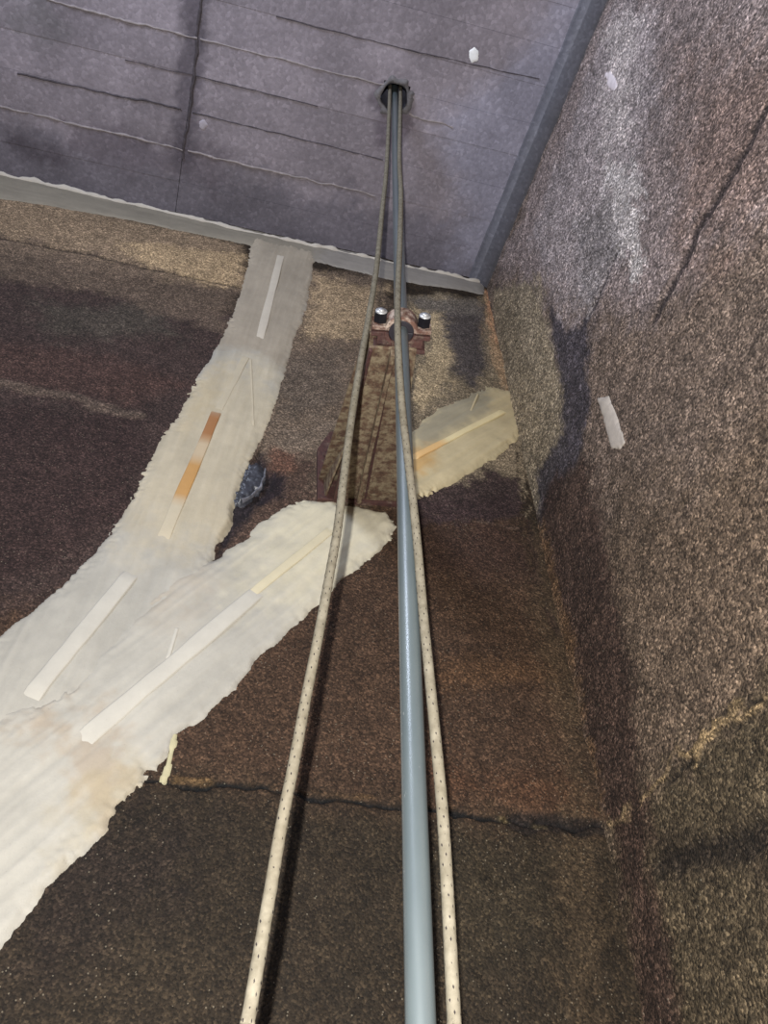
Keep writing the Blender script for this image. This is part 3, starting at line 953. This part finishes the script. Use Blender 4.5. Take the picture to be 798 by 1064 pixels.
# crumpled plastic in the gap between the bands
scrap = patch('plastic_scrap', W, [(266, 476), (273, 482), (277, 494), (273, 506), (263, 517), (250, 523), (243, 520), (247, 506), (254, 490)], 0.011,
              lambda a, b: np.tile([0.04, 0.042, 0.052], (len(a), 1)), M_plastic, None, step=0.004, rag=0.008, freq=30, edge=0.012, relief=0.010, seed=61)
ridge([(275, 488), (275, 498), (271, 507), (263, 515), (250, 521)], 0.011, 0.012, M_fold, W, 'folded_rim', scrap, (0.15, 0.15, 0.17), seg=50, seed=66)
tag(scrap, 'crumpled dark blue-grey scrap lodged in the gap between the white bands', 'plastic scrap')

# ------------------------------------------------------------------ pipe
def tube(name, p0, p1, r, mat, parent=None, n=32, seg=60, cap=True, inner=None):
    d = unit(p1 - p0); x = unit(np.cross(d, V([0, 1.0, 0.01]))); y = np.cross(d, x)
    th = np.linspace(0, 2 * math.pi, n, endpoint=False)
    ts = np.linspace(0, 1, seg)
    v = np.concatenate([p0 + (p1 - p0) * t + r * (np.cos(th)[:, None] * x + np.sin(th)[:, None] * y) for t in ts])
    f = [[k * n + i, k * n + (i + 1) % n, (k + 1) * n + (i + 1) % n, (k + 1) * n + i] for k in range(seg - 1) for i in range(n)]
    if cap:
        f.append(list(range(n))[::-1]); f.append([(seg - 1) * n + i for i in range(n)])
    return mesh_obj(name, v, f, mat, parent)


PR = 0.017
pipe = tube('riser_pipe', pipe_at(ZF), pipe_at(H + 0.46), PR, M_pipe)
tag(pipe, 'long pale blue-grey round pipe rising through the ceiling hole', 'pipe')

# ------------------------------------------------------------------ ropes
def catmull(P, m):
    P = np.vstack([2 * P[0] - P[1], P, 2 * P[-1] - P[-2]])
    out = []
    for k in range(1, len(P) - 2):
        t = np.linspace(0, 1, m, endpoint=False)[:, None]
        p0, p1, p2, p3 = P[k - 1:k + 3]
        out.append(0.5 * (2 * p1 + (p2 - p0) * t + (2 * p0 - 5 * p1 + 4 * p2 - p3) * t ** 2 + (3 * p1 - p0 - 3 * p2 + p3) * t ** 3))
    out.append(P[-2][None])
    return np.vstack(out)


def rope(name, pts, r, label):
    c = catmull(np.array(pts), 40)
    L = np.concatenate([[0], np.cumsum(np.linalg.norm(np.diff(c, axis=0), axis=1))])
    s = np.arange(0, L[-1], 0.0035)
    c = np.stack([np.interp(s, L, c[:, k]) for k in range(3)], 1)
    d = np.gradient(c, axis=0); d /= np.linalg.norm(d, axis=1)[:, None]
    x = np.cross(d, V([0, 1.0, 0])); x /= np.linalg.norm(x, axis=1)[:, None]
    y = np.cross(d, x)
    n = 20
    th = np.linspace(0, 2 * math.pi, n, endpoint=False)
    br = np.maximum(np.abs(np.sin(5 * th[None] + s[:, None] * 130)), np.abs(np.sin(5 * th[None] - s[:, None] * 130)))
    rad = r * (0.90 + 0.13 * br)
    v = c[:, None] + rad[..., None] * (np.cos(th)[None, :, None] * x[:, None] + np.sin(th)[None, :, None] * y[:, None])
    m = len(s)
    i = np.arange(m * n).reshape(m, n)
    f = np.stack([i[:-1], np.roll(i, -1, 1)[:-1], np.roll(i, -1, 1)[1:], i[1:]], -1).reshape(-1, 4)
    o = mesh_obj(name, v.reshape(-1, 3), f, M_rope)
    uv = o.data.uv_layers.new(name='UVMap')
    cu = np.tile(np.stack([np.arange(n) / n, np.stack([np.arange(n + 1) / n] * 1)[0][1:]], 1)[None], (m - 1, 1, 1))
    vv = s
    lu = np.zeros((m - 1, n, 4, 2), np.float32)
    lu[..., 0, 0] = cu[..., 0]; lu[..., 3, 0] = cu[..., 0]; lu[..., 1, 0] = cu[..., 1]; lu[..., 2, 0] = cu[..., 1]
    lu[..., 0, 1] = vv[:-1, None]; lu[..., 1, 1] = vv[:-1, None]; lu[..., 2, 1] = vv[1:, None]; lu[..., 3, 1] = vv[1:, None]
    uv.data.foreach_set('uv', lu.ravel())
    # close the ends
    return tag(o, label, 'rope', 'ropes hanging beside the pipe')


RR = 0.0078
Y = 0.957
topL = HOLE + V([-0.022, -0.018, 0.40])
left = [topL, HOLE + V([-0.026, -0.024, 0.05])] + [at_y(u, v, y) for u, v, y in (
    (402, 168, 0.945), (397, 220, 0.94), (391, 280, 0.935), (383, 330, 0.925), (374, 380, 0.92), (366, 430, 0.92), (358, 490, 0.92),
    (351, 548, 0.92), (342, 600, 0.92), (331, 660, 0.92), (319, 720, 0.92), (306, 790, 0.92), (293, 855, 0.92), (281, 925, 0.92), (269, 995, 0.92), (257, 1064, 0.92), (240, 1150, 0.92))]
e = left[-1]; left += [V([e[0] - 0.06, e[1], -0.5]), V([e[0] - 0.1, e[1] - 0.02, -1.1]), V([e[0] - 0.11, e[1] - 0.02, ZF + 0.01])]
rope('rope', left, RR, 'cream braided rope hanging clear of the pipe, crossing the white mortar band')
topR = HOLE + V([0.022, -0.022, 0.40])
right = [topR, HOLE + V([0.024, -0.026, 0.06])] + [at_y(u, v, y) for u, v, y in (
    (415, 160, 0.925), (416.5, 200, 0.915), (415.5, 250, 0.905), (413.5, 300, 0.885), (413, 335, 0.872), (414.5, 375, 0.882), (418, 425, 0.905), (423, 470, 0.915),
    (429, 520, 0.93), (434, 570, 0.94), (440, 640, 0.945), (446, 700, 0.945), (453, 770, 0.945), (459.5, 840, 0.945), (464, 910, 0.945), (468, 985, 0.945), (472, 1064, 0.945), (476, 1150, 0.945))]
e = right[-1]; right += [V([e[0] + 0.01, e[1], -0.5]), V([e[0] + 0.02, e[1], -1.1]), V([e[0] + 0.02, e[1], ZF + 0.01])]
rope('rope', right, RR, 'cream braided rope running down along the pipe, over the rusty clamp')

# ------------------------------------------------------------------ bracket and clamp
rc_ = ray(414, 341)
pz = rc_[2] * (0.958 / (rc_ @ AHEAD))
PC = pipe_at(pz)                                   # clamp centre on the pipe
wl, wr = W.px(346, 520, 0.0), W.px(411, 524, 0.0)  # foot of the arm on the wall
cl_, cr_ = at_y(384, 361, PC @ AHEAD + 0.032), at_y(433, 364, PC @ AHEAD + 0.032)
arm = unit((wl + wr) / 2 - (cl_ + cr_) / 2)
side = unit(wr - wl)
upv = unit(np.cross(side, arm)); upv = upv if upv[2] > 0 else -upv
br_ = empty('pipe_bracket', (wl + wr) / 2)
tag(br_, 'rusty steel bracket arm with flaking paint clamping the pipe to the wall', 'bracket')


def solid(name, poly, d, mat, parent=br_, bw=0.002):
    v, f = prism(poly, d)
    o = mesh_obj(name, v, f, mat, parent, smooth=False)
    import bmesh
    bm = bmesh.new(); bm.from_mesh(o.data); bmesh.ops.recalc_face_normals(bm, faces=bm.faces); bm.to_mesh(o.data); bm.free()
    if bw: bevel(o, bw)
    return o


ml, mr = (wl * 0.5 + wr * 0.5), (cl_ * 0.5 + cr_ * 0.5)
deep = arm * 0.0


def onto(p, h=0.010):
    """slide a point along the arm until it sits h proud of the wall, inside the foot plate"""
    return p + arm * (((p - W.o) @ W.n - h) / -(arm @ W.n))


wl, wr = onto(wl), onto(wr)
solid('lower_flange', [wl + deep, wr + deep, cr_, cl_], upv * 0.009, M_rust)
uo = upv * 0.075
wl2 = wl - side * 0.046 + deep + uo * 1.1; wr2 = wr + side * 0.02 + deep + uo * 1.1
cl2 = cl_ - side * 0.006 + uo * 0.62; cr2 = cr_ + uo * 0.62
wl2, wr2 = onto(wl2), onto(wr2)
solid('upper_flange', [wl2, wr2, cr2, cl2], upv * 0.009, M_rust)
wb = wl * 0.52 + wr * 0.48; cb = cl_ * 0.52 + cr_ * 0.48
solid('web', [onto(wb), cb, cb + uo * 0.64, onto(wb + uo * 1.12)], side * 0.009, M_rustdark)
# angle stiffener under the lower flange, seen as a raised ridge
s0 = wl * 0.62 + wr * 0.38 - arm * 0.012; s1 = cl_ * 0.52 + cr_ * 0.48
solid('stiffener', [s0 + deep - side * 0.006, s0 + deep + side * 0.010, s1 + side * 0.007, s1 - side * 0.005], -upv * 0.022, M_rust, bw=0.003)
# edge lip along the left of the arm
solid('edge_lip', [wl + deep - side * 0.002, wl + deep + side * 0.009, cl_ + side * 0.007, cl_ - side * 0.002], -upv * 0.012, M_rustdark, bw=0.002)
# foot plate on the wall
fp = [W.px(329, 522, 0.0), W.px(329, 470, 0.0), W.px(342, 452, 0.0), W.px(404, 452, 0.0), W.px(416, 470, 0.0), W.px(412, 527, 0.0)]
fpo = solid('foot_plate', [p_ - W.n * 0.008 for p_ in fp], W.n * 0.026, M_rustdark)
# triangular gussets from the plate to the arm
for bl, cl3, sgn in ((wl - side * 0.03, cl_ * 0.45 + wl * 0.55, 1), (wr, cr_ * 0.45 + wr * 0.55, -1)):
    solid('gusset', [onto(bl + uo * 0.1), cl3 + uo * 0.05, onto(bl + uo * 1.12)], side * 0.007 * sgn, M_rust)
for u, v in ((338, 508), (338, 478), (404, 514)):
    c0 = W.px(u, v, 0.014)
    bo = tube('anchor_bolt', c0, c0 + W.n * 0.016, 0.010, M_rustdark, br_, n=6, seg=2)

# clamp: end plate, front strap arching over the pipe, ears, two bolts
ce_ = PC
fx = side; fy = -unit(V([arm[0], arm[1], 0.0])); fx = unit(np.cross(fy, ZUP)); fx = fx if fx @ RT > 0 else -fx
fz = V([0, 0, 1.0])


CS = 1.17


def cp(x, y, z):
    return ce_ + fx * x * CS + fy * y * CS + fz * z * CS


hz = 0.022


def arc_band(name, r0, r1, y0, z0, z1, mat, ang=(0, math.pi), n=20, sy=1.0, parent=br_):
    vs, fs = [], []
    for k in range(n + 1):
        t = ang[0] + (ang[1] - ang[0]) * k / n
        for r, z in ((r0, z0), (r1, z0), (r1, z1), (r0, z1)):
            vs.append(cp(r * math.cos(t), y0 + sy * r * math.sin(t), z))
    for k in range(n):
        for j in range(4):
            fs.append([4 * k + j, 4 * k + (j + 1) % 4, 4 * k + 4 + (j + 1) % 4, 4 * k + 4 + j])
    fs.append([0, 1, 2, 3]); fs.append([4 * n + j for j in range(4)][::-1])
    o = mesh_obj(name, vs, fs, mat, parent, smooth=False)
    import bmesh
    bm = bmesh.new(); bm.from_mesh(o.data); bmesh.ops.recalc_face_normals(bm, faces=bm.faces); bm.to_mesh(o.data); bm.free()
    return bevel(o, 0.002)


arc_band('clamp_strap', 0.0265, 0.036, 0.002, -hz, hz, M_clamp)
arc_band('clamp_saddle', 0.0265, 0.036, -0.002, -hz, hz, M_rustdark, ang=(math.pi, 2 * math.pi))
arc_band('pipe_liner', (PR - 0.001) / CS, 0.027, 0.0, -hz + 0.004, hz - 0.004, M_liner, ang=(0, 2 * math.pi), n=36)
for s in (-1, 1):
    x0, x1 = sorted((s * 0.031, s * 0.064))
    solid('clamp_ear', [cp(x0, 0.001, -hz), cp(x1, 0.001, -hz * .9), cp(x1, 0.001, hz * .9), cp(x0, 0.001, hz)], fy * 0.011, M_clamp)
    solid('saddle_ear', [cp(x0, -0.014, -hz), cp(x1, -0.014, -hz * .9), cp(x1, -0.014, hz * .9), cp(x0, -0.014, hz)], fy * 0.0125, M_rustdark)
    b0 = cp(s * 0.047, 0.0115, 0.0)
    bt = tube('clamp_bolt', b0, b0 + fy * 0.026, 0.0175, M_black, br_, n=6, seg=2)
    for p_ in bt.data.polygons: p_.use_smooth = False
    bevel(bt, 0.0015)
    tube('bolt_end', b0 + fy * 0.024, b0 + fy * 0.029, 0.0145, M_zinc, bt, n=20, seg=2)
    tube('bolt_stud', b0 + fy * 0.0285, b0 + fy * 0.033, 0.008, M_zinc, bt, n=16, seg=2)
solid('end_plate', [cp(-0.056, -0.042, -0.030), cp(0.056, -0.042, -0.030), cp(0.056, -0.042, 0.034), cp(-0.056, -0.042, 0.034)], fy * 0.012, M_rustdark)
cr_ang = [math.radians(340 - 14 * k) for k in range(11)]
cradle = [(-0.050, -0.033), (0.050, -0.033), (0.050, -0.012)] + [(0.0335 * math.cos(t), 0.0335 * math.sin(t)) for t in cr_ang] + [(-0.050, -0.012)]
solid('saddle_block', [cp(x, y, -0.0205) for x, y in cradle], fz * 0.041 * CS, M_rustdark)
